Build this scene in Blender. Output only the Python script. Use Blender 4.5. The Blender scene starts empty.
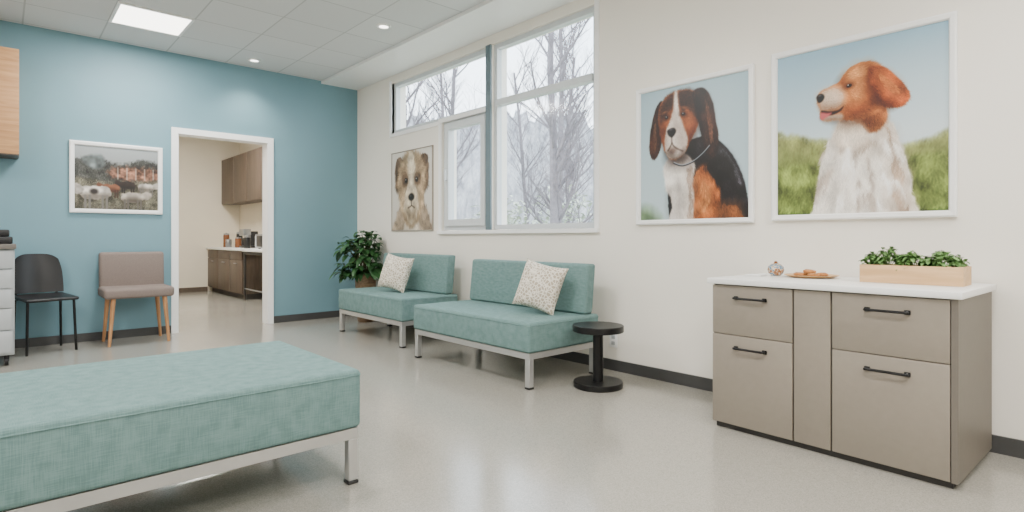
import bpy, bmesh, math, random
import numpy as np
from mathutils import Vector, Matrix
random.seed(4); np.random.seed(4)
S=bpy.context.scene
COL=S.collection

# ------------------------------------------------------------------ helpers
def lin(c):
    return tuple(((v/255)/12.92 if v/255<=0.04045 else ((v/255+0.055)/1.055)**2.4) for v in c)
def L4(c): return (*lin(c),1)

def new_mat(name):
    m=bpy.data.materials.new(name); m.use_nodes=True
    nt=m.node_tree; b=nt.nodes['Principled BSDF']
    return m,nt,b

def mat(name,c,rough=.6,metal=0,var=0.06,scale=8,bump=0,bscale=200,spec=.5,emit=None,estr=0):
    m,nt,b=new_mat(name)
    b.inputs['Roughness'].default_value=rough
    b.inputs['Metallic'].default_value=metal
    b.inputs['Specular IOR Level'].default_value=spec
    tc=nt.nodes.new('ShaderNodeTexCoord')
    n=nt.nodes.new('ShaderNodeTexNoise'); n.inputs['Scale'].default_value=scale; n.inputs['Detail'].default_value=4
    nt.links.new(tc.outputs['Object'],n.inputs['Vector'])
    r=nt.nodes.new('ShaderNodeValToRGB')
    l=lin(c)
    r.color_ramp.elements[0].position=.3; r.color_ramp.elements[1].position=.7
    r.color_ramp.elements[0].color=(*[v*(1-var) for v in l],1)
    r.color_ramp.elements[1].color=(*[min(1,v*(1+var)) for v in l],1)
    nt.links.new(n.outputs['Fac'],r.inputs['Fac']); nt.links.new(r.outputs['Color'],b.inputs['Base Color'])
    if bump:
        n2=nt.nodes.new('ShaderNodeTexNoise'); n2.inputs['Scale'].default_value=bscale
        nt.links.new(tc.outputs['Object'],n2.inputs['Vector'])
        bp=nt.nodes.new('ShaderNodeBump'); bp.inputs['Strength'].default_value=bump; bp.inputs['Distance'].default_value=.002
        nt.links.new(n2.outputs['Fac'],bp.inputs['Height']); nt.links.new(bp.outputs['Normal'],b.inputs['Normal'])
    if emit:
        b.inputs['Emission Color'].default_value=L4(emit); b.inputs['Emission Strength'].default_value=estr
    return m

def fabric(name,c1,c2,fine=620,long=24):
    """woven cloth: fine crossing threads along the three axes"""
    m,nt,b=new_mat(name)
    b.inputs['Roughness'].default_value=.85; b.inputs['Specular IOR Level'].default_value=.2
    tc=nt.nodes.new('ShaderNodeTexCoord')
    outs=[]
    for sc in ((long,long,fine),(long,fine,long),(fine,long,long)):
        mp=nt.nodes.new('ShaderNodeMapping'); mp.inputs['Scale'].default_value=sc
        n=nt.nodes.new('ShaderNodeTexNoise'); n.inputs['Scale'].default_value=1; n.inputs['Detail'].default_value=0
        nt.links.new(tc.outputs['Object'],mp.inputs['Vector']); nt.links.new(mp.outputs['Vector'],n.inputs['Vector'])
        outs.append(n.outputs['Fac'])
    a=nt.nodes.new('ShaderNodeMath'); a.operation='ADD'; nt.links.new(outs[0],a.inputs[0]); nt.links.new(outs[1],a.inputs[1])
    a2=nt.nodes.new('ShaderNodeMath'); a2.operation='ADD'; nt.links.new(a.outputs[0],a2.inputs[0]); nt.links.new(outs[2],a2.inputs[1])
    d=nt.nodes.new('ShaderNodeMath'); d.operation='DIVIDE'; d.inputs[1].default_value=3; nt.links.new(a2.outputs[0],d.inputs[0])
    r=nt.nodes.new('ShaderNodeValToRGB'); r.color_ramp.elements[0].position=.34; r.color_ramp.elements[1].position=.64
    r.color_ramp.elements[0].color=L4(c1); r.color_ramp.elements[1].color=L4(c2)
    nt.links.new(d.outputs[0],r.inputs['Fac']); nt.links.new(r.outputs['Color'],b.inputs['Base Color'])
    bp=nt.nodes.new('ShaderNodeBump'); bp.inputs['Strength'].default_value=.25; bp.inputs['Distance'].default_value=.001
    nt.links.new(d.outputs[0],bp.inputs['Height']); nt.links.new(bp.outputs['Normal'],b.inputs['Normal'])
    return m

def wood(name,c1,c2,axis=0,scale=6):
    m,nt,b=new_mat(name); b.inputs['Roughness'].default_value=.5
    tc=nt.nodes.new('ShaderNodeTexCoord'); mp=nt.nodes.new('ShaderNodeMapping')
    sc=[scale*6]*3; sc[axis]=scale*.5; mp.inputs['Scale'].default_value=sc
    n=nt.nodes.new('ShaderNodeTexNoise'); n.inputs['Scale'].default_value=1; n.inputs['Detail'].default_value=5; n.inputs['Distortion'].default_value=.6
    r=nt.nodes.new('ShaderNodeValToRGB'); r.color_ramp.elements[0].position=.3; r.color_ramp.elements[1].position=.7
    r.color_ramp.elements[0].color=L4(c1); r.color_ramp.elements[1].color=L4(c2)
    nt.links.new(tc.outputs['Object'],mp.inputs['Vector']); nt.links.new(mp.outputs['Vector'],n.inputs['Vector'])
    nt.links.new(n.outputs['Fac'],r.inputs['Fac']); nt.links.new(r.outputs['Color'],b.inputs['Base Color'])
    return m

def thing(name,label,category,loc,group=None,rotz=0):
    e=bpy.data.objects.new(name,None); e.empty_display_size=.1
    e.location=loc; e.rotation_euler=(0,0,rotz)
    e['label']=label; e['category']=category
    if group: e['group']=group
    COL.objects.link(e); return e

def mk(name,bm,m,parent=None,loc=(0,0,0),smooth=False,label=None,rot=(0,0,0)):
    me=bpy.data.meshes.new(name)
    bmesh.ops.recalc_face_normals(bm,faces=bm.faces[:])
    bm.to_mesh(me); bm.free()
    if m: me.materials.append(m)
    if smooth: 
        for p in me.polygons: p.use_smooth=True
        try: me.set_sharp_from_angle(angle=math.radians(40))
        except Exception: pass
    o=bpy.data.objects.new(name,me); o.location=loc; o.rotation_euler=rot
    if parent: o.parent=parent
    if label: o['label']=label
    COL.objects.link(o); return o

def struct(o): o['kind']='structure'; return o

def add_box(bm,x0,x1,y0,y1,z0,z1,bevel=0,seg=2):
    r=bmesh.ops.create_cube(bm,size=1)
    vs=r['verts']
    for v in vs:
        v.co=Vector(((x0+x1)/2+v.co.x*(x1-x0),(y0+y1)/2+v.co.y*(y1-y0),(z0+z1)/2+v.co.z*(z1-z0)))
    if bevel:
        es=list({e for v in vs for e in v.link_edges})
        bmesh.ops.bevel(bm,geom=es,offset=bevel,segments=seg,affect='EDGES',profile=.5)

def box(name,x0,x1,y0,y1,z0,z1,m,parent=None,bevel=0,seg=2,label=None):
    """box given by its extents; origin goes to its centre"""
    c=((x0+x1)/2,(y0+y1)/2,(z0+z1)/2)
    bm=bmesh.new(); add_box(bm,x0-c[0],x1-c[0],y0-c[1],y1-c[1],z0-c[2],z1-c[2],bevel,seg)
    return mk(name,bm,m,parent,c,smooth=bevel>0,label=label)

def sweep(bm,pts,radii,n=12,cap=True):
    pts=[Vector(p) for p in pts]
    if not hasattr(radii,'__len__'): radii=[radii]*len(pts)
    rings=[]; up=None
    for i,p in enumerate(pts):
        t=(pts[min(i+1,len(pts)-1)]-pts[max(i-1,0)]).normalized()
        if up is None:
            a=Vector((0,0,1)) if abs(t.z)<.9 else Vector((1,0,0))
            up=t.cross(a).normalized()
        up=(up-t*up.dot(t)).normalized(); s=t.cross(up)
        rings.append([bm.verts.new(p+radii[i]*(math.cos(2*math.pi*k/n)*up+math.sin(2*math.pi*k/n)*s)) for k in range(n)])
    for a,b in zip(rings,rings[1:]):
        for k in range(n): bm.faces.new((a[k],a[(k+1)%n],b[(k+1)%n],b[k]))
    if cap: bm.faces.new(rings[0]); bm.faces.new(rings[-1][::-1])

def lathe(bm,prof,n=40,cx=0,cy=0):
    rings=[]
    for r,z in prof:
        if r<1e-6: rings.append([bm.verts.new((cx,cy,z))])
        else: rings.append([bm.verts.new((cx+r*math.cos(2*math.pi*k/n),cy+r*math.sin(2*math.pi*k/n),z)) for k in range(n)])
    for a,b in zip(rings,rings[1:]):
        for k in range(n):
            if len(a)==1 and len(b)==1: continue
            if len(a)==1: bm.faces.new((a[0],b[k],b[(k+1)%n]))
            elif len(b)==1: bm.faces.new((a[k],a[(k+1)%n],b[0]))
            else: bm.faces.new((a[k],a[(k+1)%n],b[(k+1)%n],b[k]))

# ------------------------------------------------------------------ materials
M_teal=mat('teal_paint',(112,149,161),.55,var=.04,scale=1.2,bump=.15,bscale=120)
M_cream=mat('cream_paint',(240,235,225),.6,var=.012,scale=2,bump=.12,bscale=120)
M_beige=mat('kitchen_paint',(230,221,203),.6,var=.02,scale=2)
M_white=mat('white_gloss_paint',(244,244,243),.35,var=.01)
M_base=mat('charcoal_baseboard',(64,64,64),.5,var=.05)
M_alum=mat('window_frame_white',(206,211,214),.35,var=.01)
M_post=mat('blue_grey_post',(98,116,124),.4,var=.02)
M_uph=fabric('sea_green_upholstery',(95,123,122),(115,143,141))
M_metal=mat('brushed_silver',(186,186,184),.35,metal=.6,var=.03)
M_black=mat('black_plastic',(22,22,24),.4,var=.05)
M_blackm=mat('black_metal',(20,20,21),.35,metal=.3,var=.05)
M_taupe=mat('taupe_laminate',(140,131,119),.5,var=.03,scale=30)
M_taupe_in=mat('taupe_carcass',(108,102,95),.5,var=.03)
M_dark=mat('dark_toe_kick',(46,44,42),.6)
M_counter=mat('white_countertop',(240,240,238),.3,var=.015,scale=60)
M_tfab=fabric('taupe_fabric',(120,108,102),(134,121,114),500,160)
M_lwood=wood('light_oak',(176,128,84),(206,160,112),axis=0)
M_legwood=wood('beech_leg',(168,118,76),(196,146,100),axis=2)
M_brown=wood('brown_laminate',(78,66,56),(98,84,72),axis=2)
M_grey=mat('cart_grey',(176,180,182),.4,var=.02)
M_leaf=mat('leaf_green',(46,84,44),.45,var=.4,scale=14)
M_leaf2=mat('succulent_green',(104,142,80),.5,var=.4,scale=30)
M_soil=mat('soil',(52,38,28),.9,var=.3,scale=60)
M_basket=wood('woven_pot',(104,84,64),(136,112,86),axis=0,scale=10)
M_bark=mat('bark',(122,117,122),.9,var=.2,scale=10)
M_stem=mat('plant_stem',(80,80,50),.8,var=.2,scale=10)
M_cookie=mat('cookie',(176,118,66),.8,var=.3,scale=60,bump=.5,bscale=150)
M_plate=wood('wood_plate',(190,146,96),(214,172,122),axis=1)
M_amber=mat('brown_ceramic',(128,78,48),.25,var=.15)
M_steel=mat('steel',(150,152,155),.3,metal=.8,var=.02)
M_light=mat('light_diffuser',(255,252,245),.5,emit=(255,250,240),estr=6)

def swirl_mat():
    m,nt,b=new_mat('brown_blue_glaze'); b.inputs['Roughness'].default_value=.12
    tc=nt.nodes.new('ShaderNodeTexCoord')
    v=nt.nodes.new('ShaderNodeTexNoise'); v.inputs['Scale'].default_value=32; v.inputs['Distortion'].default_value=1.5
    r=nt.nodes.new('ShaderNodeValToRGB'); r.color_ramp.elements[0].position=.42; r.color_ramp.elements[1].position=.56
    r.color_ramp.elements[0].color=L4((150,100,64)); r.color_ramp.elements[1].color=L4((96,126,150))
    e=r.color_ramp.elements.new(.49); e.color=L4((214,200,178))
    nt.links.new(tc.outputs['Object'],v.inputs['Vector']); nt.links.new(v.outputs['Fac'],r.inputs['Fac'])
    nt.links.new(r.outputs['Color'],b.inputs['Base Color']); return m
M_glassy=swirl_mat()

def pillow_mat():
    m,nt,b=new_mat('patterned_linen'); b.inputs['Roughness'].default_value=.9
    tc=nt.nodes.new('ShaderNodeTexCoord')
    v=nt.nodes.new('ShaderNodeTexVoronoi'); v.feature='DISTANCE_TO_EDGE'; v.inputs['Scale'].default_value=38
    r=nt.nodes.new('ShaderNodeValToRGB'); r.color_ramp.elements[0].position=.05; r.color_ramp.elements[1].position=.16
    r.color_ramp.elements[0].color=L4((232,225,212)); r.color_ramp.elements[1].color=L4((174,162,143))
    nt.links.new(tc.outputs['Object'],v.inputs['Vector']); nt.links.new(v.outputs['Distance'],r.inputs['Fac'])
    nt.links.new(r.outputs['Color'],b.inputs['Base Color']); return m
M_pillow=pillow_mat()

def floor_mat():
    m,nt,b=new_mat('speckled_vinyl'); b.inputs['Specular IOR Level'].default_value=.85
    tc=nt.nodes.new('ShaderNodeTexCoord')
    v=nt.nodes.new('ShaderNodeTexNoise'); v.inputs['Scale'].default_value=230; v.inputs['Detail'].default_value=2
    r=nt.nodes.new('ShaderNodeValToRGB'); r.color_ramp.elements[0].position=.33; r.color_ramp.elements[1].position=.68
    r.color_ramp.elements[0].color=L4((140,137,128)); r.color_ramp.elements[1].color=L4((168,164,154))
    e=r.color_ramp.elements.new(.5); e.color=L4((155,151,142))
    nt.links.new(tc.outputs['Object'],v.inputs['Vector']); nt.links.new(v.outputs['Fac'],r.inputs['Fac'])
    n=nt.nodes.new('ShaderNodeTexNoise'); n.inputs['Scale'].default_value=1.5
    nt.links.new(tc.outputs['Object'],n.inputs['Vector'])
    mr=nt.nodes.new('ShaderNodeMapRange'); mr.inputs['To Min'].default_value=.13; mr.inputs['To Max'].default_value=.2
    nt.links.new(n.outputs['Fac'],mr.inputs['Value']); nt.links.new(mr.outputs['Result'],b.inputs['Roughness'])
    nt.links.new(r.outputs['Color'],b.inputs['Base Color']); return m
M_floor=floor_mat()

def ceil_mat():
    m,nt,b=new_mat('acoustic_tile'); b.inputs['Roughness'].default_value=.9
    tc=nt.nodes.new('ShaderNodeTexCoord'); mp=nt.nodes.new('ShaderNodeMapping')
    mp.inputs['Location'].default_value=(-.76,-5.95,0)
    br=nt.nodes.new('ShaderNodeTexBrick'); br.offset=0; br.squash=1
    br.inputs['Scale'].default_value=1; br.inputs['Brick Width'].default_value=.6; br.inputs['Row Height'].default_value=.6
    br.inputs['Mortar Size'].default_value=.007; br.inputs['Mortar Smooth'].default_value=.1
    br.inputs['Color1'].default_value=L4((216,218,219)); br.inputs['Color2'].default_value=L4((210,212,213)); br.inputs['Mortar'].default_value=L4((184,186,187))
    nt.links.new(tc.outputs['Object'],mp.inputs['Vector']); nt.links.new(mp.outputs['Vector'],br.inputs['Vector'])
    nt.links.new(br.outputs['Color'],b.inputs['Base Color']); return m
M_ceil=ceil_mat()

def glass_mat():
    m=bpy.data.materials.new('window_glass'); m.use_nodes=True; nt=m.node_tree
    nt.nodes.remove(nt.nodes['Principled BSDF']); out=nt.nodes['Material Output']
    t=nt.nodes.new('ShaderNodeBsdfTransparent'); t.inputs['Color'].default_value=(.93,.96,.975,1)
    g=nt.nodes.new('ShaderNodeBsdfGlossy'); g.inputs['Roughness'].default_value=.1
    mx=nt.nodes.new('ShaderNodeMixShader'); mx.inputs['Fac'].default_value=.012
    nt.links.new(t.outputs[0],mx.inputs[1]); nt.links.new(g.outputs[0],mx.inputs[2]); nt.links.new(mx.outputs[0],out.inputs['Surface'])
    return m
M_glass=glass_mat()

# ------------------------------------------------------------------ room shell
W=3.63; D=7.2; H=3.10; XL=-3.2; YN=-2.6; KX0=0.9; KY=12.4
def multibox(name,boxes,m):
    bm=bmesh.new()
    for b in boxes: add_box(bm,*b)
    return struct(mk(name,bm,m))
struct(box('floor',XL-.15,W+.2,YN-.15,KY+.15,-.1,0,M_floor))
ce=struct(mk('ceiling',(lambda bm:(add_box(bm,XL-.15,W+.2,YN-.15,KY+.15,H,H+.1),bm)[1])(bmesh.new()),M_ceil))
multibox('wall_right',[(W,W+.2,YN-.15,3.02,0,H),(W,W+.2,3.02,4.34,0,1.13),(W,W+.2,3.02,4.34,2.97,H),
    (W,W+.2,4.34,4.415,0,H),(W,W+.2,4.415,5.20,0,1.13),(W,W+.2,4.415,6.275,2.97,H),
    (W,W+.2,5.20,6.275,0,2.34),(W,W+.2,6.275,D+.15,0,H)],M_cream)
multibox('wall_back',[(XL-.15,1.45,D,D+.15,0,H),(2.46,W,D,D+.15,0,H),(1.45,2.46,D,D+.15,2.22,H)],M_teal)
multibox('wall_left',[(XL-.15,XL,YN-.15,D,0,H)],M_cream)
multibox('wall_front',[(XL,W,YN-.15,YN,0,H)],M_cream)
multibox('wall_kitchen_back',[(KX0-.15,W+.2,KY,KY+.15,0,H)],M_beige)
multibox('wall_kitchen_left',[(KX0-.15,KX0,D+.15,KY,0,H)],M_beige)
multibox('wall_kitchen_right',[(W+.02,W+.2,D+.15,KY,0,H)],M_beige)
multibox('trim_1',[(3.12,W,YN,D,H-.035,H)],M_white)       # plain ceiling margin beside the windows
multibox('baseboard_right',[(W-.014,W,YN,D,0,.085)],M_base)
multibox('baseboard_back',[(XL,1.405,D-.014,D,0,.085),(2.507,W-.014,D-.014,D,0,.085)],M_base)
multibox('baseboard_kitchen',[(KX0,3.05,KY-.014,KY,0,.09)],M_brown)
multibox('trim_2',[(1.406,1.475,D-.02,D+.17,0,2.21),(2.435,2.506,D-.02,D+.17,0,2.21),(1.406,2.506,D-.02,D+.17,2.21,2.276)],M_white)

# ------------------------------------------------------------------ windows (structure, one per opening)
def window(name,y0,y1,z0,z1,bar=.045,transoms=(),sash=False):
    xf0,xf1=W+.03,W+.09
    bm=bmesh.new()
    add_box(bm,xf0,xf1,y0,y0+bar,z0,z1); add_box(bm,xf0,xf1,y1-bar,y1,z0,z1)
    add_box(bm,xf0,xf1,y0+bar,y1-bar,z0,z0+bar); add_box(bm,xf0,xf1,y0+bar,y1-bar,z1-bar,z1)
    for t in transoms: add_box(bm,xf0-.02,xf1,y0+bar,y1-bar,t-.03,t+.03)
    if sash:
        a,b,c,d=y0+bar,y1-bar,z0+bar,z1-bar; s=.07
        x0,x1=xf0-.025,xf1-.01
        add_box(bm,x0,x1,a,a+s,c,d); add_box(bm,x0,x1,b-s,b,c,d); add_box(bm,x0,x1,a+s,b-s,c,c+s); add_box(bm,x0,x1,a+s,b-s,d-s,d)
        add_box(bm,x0-.03,x0,b-.05,b-.025,(c+d)/2-.06,(c+d)/2+.06)
    fr=struct(mk(name,bm,M_alum))
    g=struct(box('glass',W+.058,W+.064,y0+bar*.5,y1-bar*.5,z0+bar*.5,z1-bar*.5,M_glass))
    g.parent=fr
    return fr
window('window_1',4.415,6.275,2.345,2.97)
window('window_2',4.415,5.20,1.135,2.345,sash=True)
window('window_3',3.02,4.34,1.135,2.97,transoms=(2.385,))
multibox('trim_3',[(W-.02,W,4.34,4.415,1.13,2.97)],M_post)
multibox('trim_4',[(W-.035,W+.02,2.97,5.25,1.095,1.13)],M_white)   # sill
multibox('trim_5',[(W-.012,W+.03,2.975,3.02,1.13,3.06),(W-.012,W+.03,4.415,5.25,2.32,2.365) ,(W-.012,W+.03,5.205,5.25,1.13,2.32),
                   (W-.012,W+.03,5.25,6.32,2.30,2.345),(W-.012,W+.03,6.275,6.32,2.345,3.0)],M_white)

# ------------------------------------------------------------------ ceiling lights
def light_panel(x,y,energy=60):
    t=thing('ceiling_light_panel','square white flush ceiling light panel, switched on','light',(x,y,H),group='square ceiling light panels')
    bm=bmesh.new(); a=.3; b=.275
    for q in ((-a,a,-a,-b),(-a,a,b,a),(-a,-b,-b,b),(b,a,-b,b)): add_box(bm,*q,-.012,0)
    mk('panel_frame',bm,M_white,t)
    box('diffuser',-b,b,-b,b,-.008,-.001,M_light,t)
    ld=bpy.data.lights.new('panel_lamp','AREA'); ld.energy=energy; ld.shape='SQUARE'; ld.size=.52; ld.color=(1,.98,.95)
    lo=bpy.data.objects.new('lamp',ld); lo.parent=t; lo.location=(0,0,-.02); COL.objects.link(lo)
for x,y in ((1.06,6.25),(1.06,3.25),(1.06,.25),(-1.34,4.45),(-1.34,1.45),(2.26,-.95),(-1.34,-1.5)):  # first panel is in view; the others are unseen, added to light the room
    light_panel(x,y)
def downlight(x,y,z=H):
    t=thing('recessed_downlight','small round recessed ceiling downlight, switched on','light',(x,y,z),group='recessed downlights')
    bm=bmesh.new(); lathe(bm,[(.045,-.002),(.045,-.01),(.065,-.01),(.07,0)],32); mk('trim_ring',bm,M_white,t,smooth=True)
    bm=bmesh.new(); lathe(bm,[(0,-.004),(.045,-.004),(.045,-.001),(0,-.001)],32); mk('lens',bm,M_light,t)
    ld=bpy.data.lights.new('spot','SPOT'); ld.energy=60; ld.spot_size=2.0; ld.spot_blend=1; ld.shadow_soft_size=.05; ld.color=(1,.95,.87)
    lo=bpy.data.objects.new('lamp',ld); lo.parent=t; lo.location=(0,0,-.03); COL.objects.link(lo)
downlight(2.18,6.87); downlight(2.76,4.93); downlight(2.76,2.0); downlight(2.76,.3)

# ------------------------------------------------------------------ painted prints
def vnoise(x,y,seed):
    rs=np.random.RandomState(seed); g=rs.rand(64,64)
    xi=np.floor(x).astype(int); yi=np.floor(y).astype(int); fx=x-xi; fy=y-yi
    fx=fx*fx*(3-2*fx); fy=fy*fy*(3-2*fy)
    a=g[yi%64,xi%64]; b=g[yi%64,(xi+1)%64]; c=g[(yi+1)%64,xi%64]; d=g[(yi+1)%64,(xi+1)%64]
    return (a*(1-fx)+b*fx)*(1-fy)+(c*(1-fx)+d*fx)*fy-.5
def smooth_poly(p,n=5,closed=True):
    p=np.array(p,float); m=len(p); out=[]
    rng=range(m) if closed else range(m-1)
    for i in rng:
        if closed: a,b,c,d=p[(i-1)%m],p[i],p[(i+1)%m],p[(i+2)%m]
        else: a,b,c,d=p[max(i-1,0)],p[i],p[i+1],p[min(i+2,m-1)]
        for k in range(n):
            t=k/n
            out.append(.5*((2*b)+(-a+c)*t+(2*a-5*b+4*c-d)*t*t+(-a+3*b-3*c+d)*t**3))
    if not closed: out.append(p[-1])
    return np.array(out)
class Canvas:
    def __init__(s,nx,ny,asp):
        s.nx,s.ny,s.asp=nx,ny,asp
        s.U,s.V=np.meshgrid(np.linspace(0,1,nx),np.linspace(0,1,ny))
        s.C=np.zeros((ny,nx,3)); s.k=1; s.rs=np.random.RandomState(7)
    def alpha(s,P,w=0,soft=.008,closed=True,fur=0,fs=(30,30)):
        """coverage mask of a shape, evaluated only inside its bounding box"""
        s.k+=1; pad=w+soft*1.5+fur*1.2+.01
        x0=max(0,int((P[:,0].min()-pad)*s.nx)); x1=min(s.nx,int((P[:,0].max()+pad)*s.nx)+2)
        y0=max(0,int((P[:,1].min()-pad)*s.ny)); y1=min(s.ny,int((P[:,1].max()+pad)*s.ny)+2)
        al=np.zeros((s.ny,s.nx))
        if x1<=x0 or y1<=y0: return al
        U=s.U[y0:y1,x0:x1]; V=s.V[y0:y1,x0:x1]
        u=U+fur*vnoise(U*fs[0],V*fs[1],s.k)*2; v=(V+fur*vnoise(U*fs[0],V*fs[1],s.k+50)*2)*s.asp
        P=P*np.array([1,s.asp]); best=np.full(u.shape,9.); ins=np.zeros(u.shape,bool)
        m=len(P)
        for i in range(m if closed else m-1):
            a=P[i]; b=P[(i+1)%m]; dx,dy=b-a; q=dx*dx+dy*dy+1e-12
            t=np.clip(((u-a[0])*dx+(v-a[1])*dy)/q,0,1)
            best=np.minimum(best,(u-a[0]-t*dx)**2+(v-a[1]-t*dy)**2)
            if closed and abs(dy)>1e-9:
                ins^=((a[1]>v)!=(b[1]>v))&(u<(b[0]-a[0])*(v-a[1])/dy+a[0])
        best=np.sqrt(best); d=np.where(ins,-best,best) if closed else best
        al[y0:y1,x0:x1]=np.clip(.5-(d-w)/soft/2,0,1)
        return al
    def blend(s,al,c,var=0,vs=(20,60)):
        c=np.array(c,float)
        s.k+=1
        n=1+var*2*(vnoise(s.U*vs[0],s.V*vs[1],s.k)+.5*vnoise(s.U*vs[0]*2.3,s.V*vs[1]*2.3,s.k+9)) if var else np.ones_like(s.U)
        cc=np.clip(c[None,None,:]*n[...,None],0,255)
        s.C=s.C*(1-al[...,None])+cc*al[...,None]
    def poly(s,p,c,soft=.008,fur=.006,fs=(45,30),var=.08,vs=(14,10),alpha=1,hair=None):
        al=s.alpha(smooth_poly(p),0,soft,True,fur,fs); s.blend(al*alpha,c,var,vs)
        if hair: s.hair(al,c,*hair)
    def shade(s,p,k,soft=.06):
        """multiply an area by k (rounded photographic shading of the subject)"""
        al=s.alpha(smooth_poly(p),0,soft,True,.006,(20,20))[...,None]; s.C=s.C*(1-al*(1-np.array(k)))
    def hair(s,al,c,ang,ln=.03,dens=.35,hv=.16,spread=.35,op=.6):
        """short directional fur strokes (ang in degrees, 90 = downwards)"""
        ys,xs=np.nonzero(al>.55)
        if len(ys)==0: return
        n=int(len(ys)*dens); sel=s.rs.randint(0,len(ys),n); y=ys[sel].astype(float); x=xs[sel].astype(float)
        s.k+=1
        if callable(ang): base=ang(x/s.nx,y/s.ny)
        else: base=np.full(n,float(ang))
        a=np.radians(base)+spread*s.rs.randn(n)*.4+1.6*spread*vnoise(x/s.nx*9,y/s.ny*9,s.k)
        sh=1+hv*s.rs.randn(n)+hv*1.5*vnoise(x/s.nx*16,y/s.ny*16,s.k+3)*2
        col=np.clip(np.array(c,float)[None,:]*sh[:,None]+s.rs.randn(n)[:,None]*3,0,255)
        steps=max(3,int(ln*s.nx)); curv=s.rs.randn(n)*.5
        L=s.rs.uniform(.5,1.2,n)
        for k in range(steps):
            f=k/steps; aa=a+curv*f
            x+=np.cos(aa)*L; y+=np.sin(aa)*L
            ix=np.clip(x.astype(int),0,s.nx-1); iy=np.clip(y.astype(int),0,s.ny-1)
            o=op*(1-f*.8)
            s.C[iy,ix]=s.C[iy,ix]*(1-o)+col*o
    def line(s,p,w,c,soft=.005,alpha=1,fur=0):
        s.blend(s.alpha(smooth_poly(p,6,False),w,soft,False,fur)*alpha,c)
    def ell(s,cx,cy,rx,ry,c,rot=0,soft=.15,alpha=1,var=0):
        x=(s.U-cx); y=(s.V-cy)*s.asp; cr,sr=math.cos(rot),math.sin(rot)
        d=np.hypot((x*cr+y*sr)/rx,(-x*sr+y*cr)/ry)-1; s.blend(np.clip(.5-d/soft/2,0,1)*alpha,c,var)
    def blur(s,r):
        for _ in range(r):
            p=np.pad(s.C,((1,1),(1,1),(0,0)),'edge')
            s.C=(p[1:-1,1:-1]*2+p[:-2,1:-1]+p[2:,1:-1]+p[1:-1,:-2]+p[1:-1,2:])/6

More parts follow.
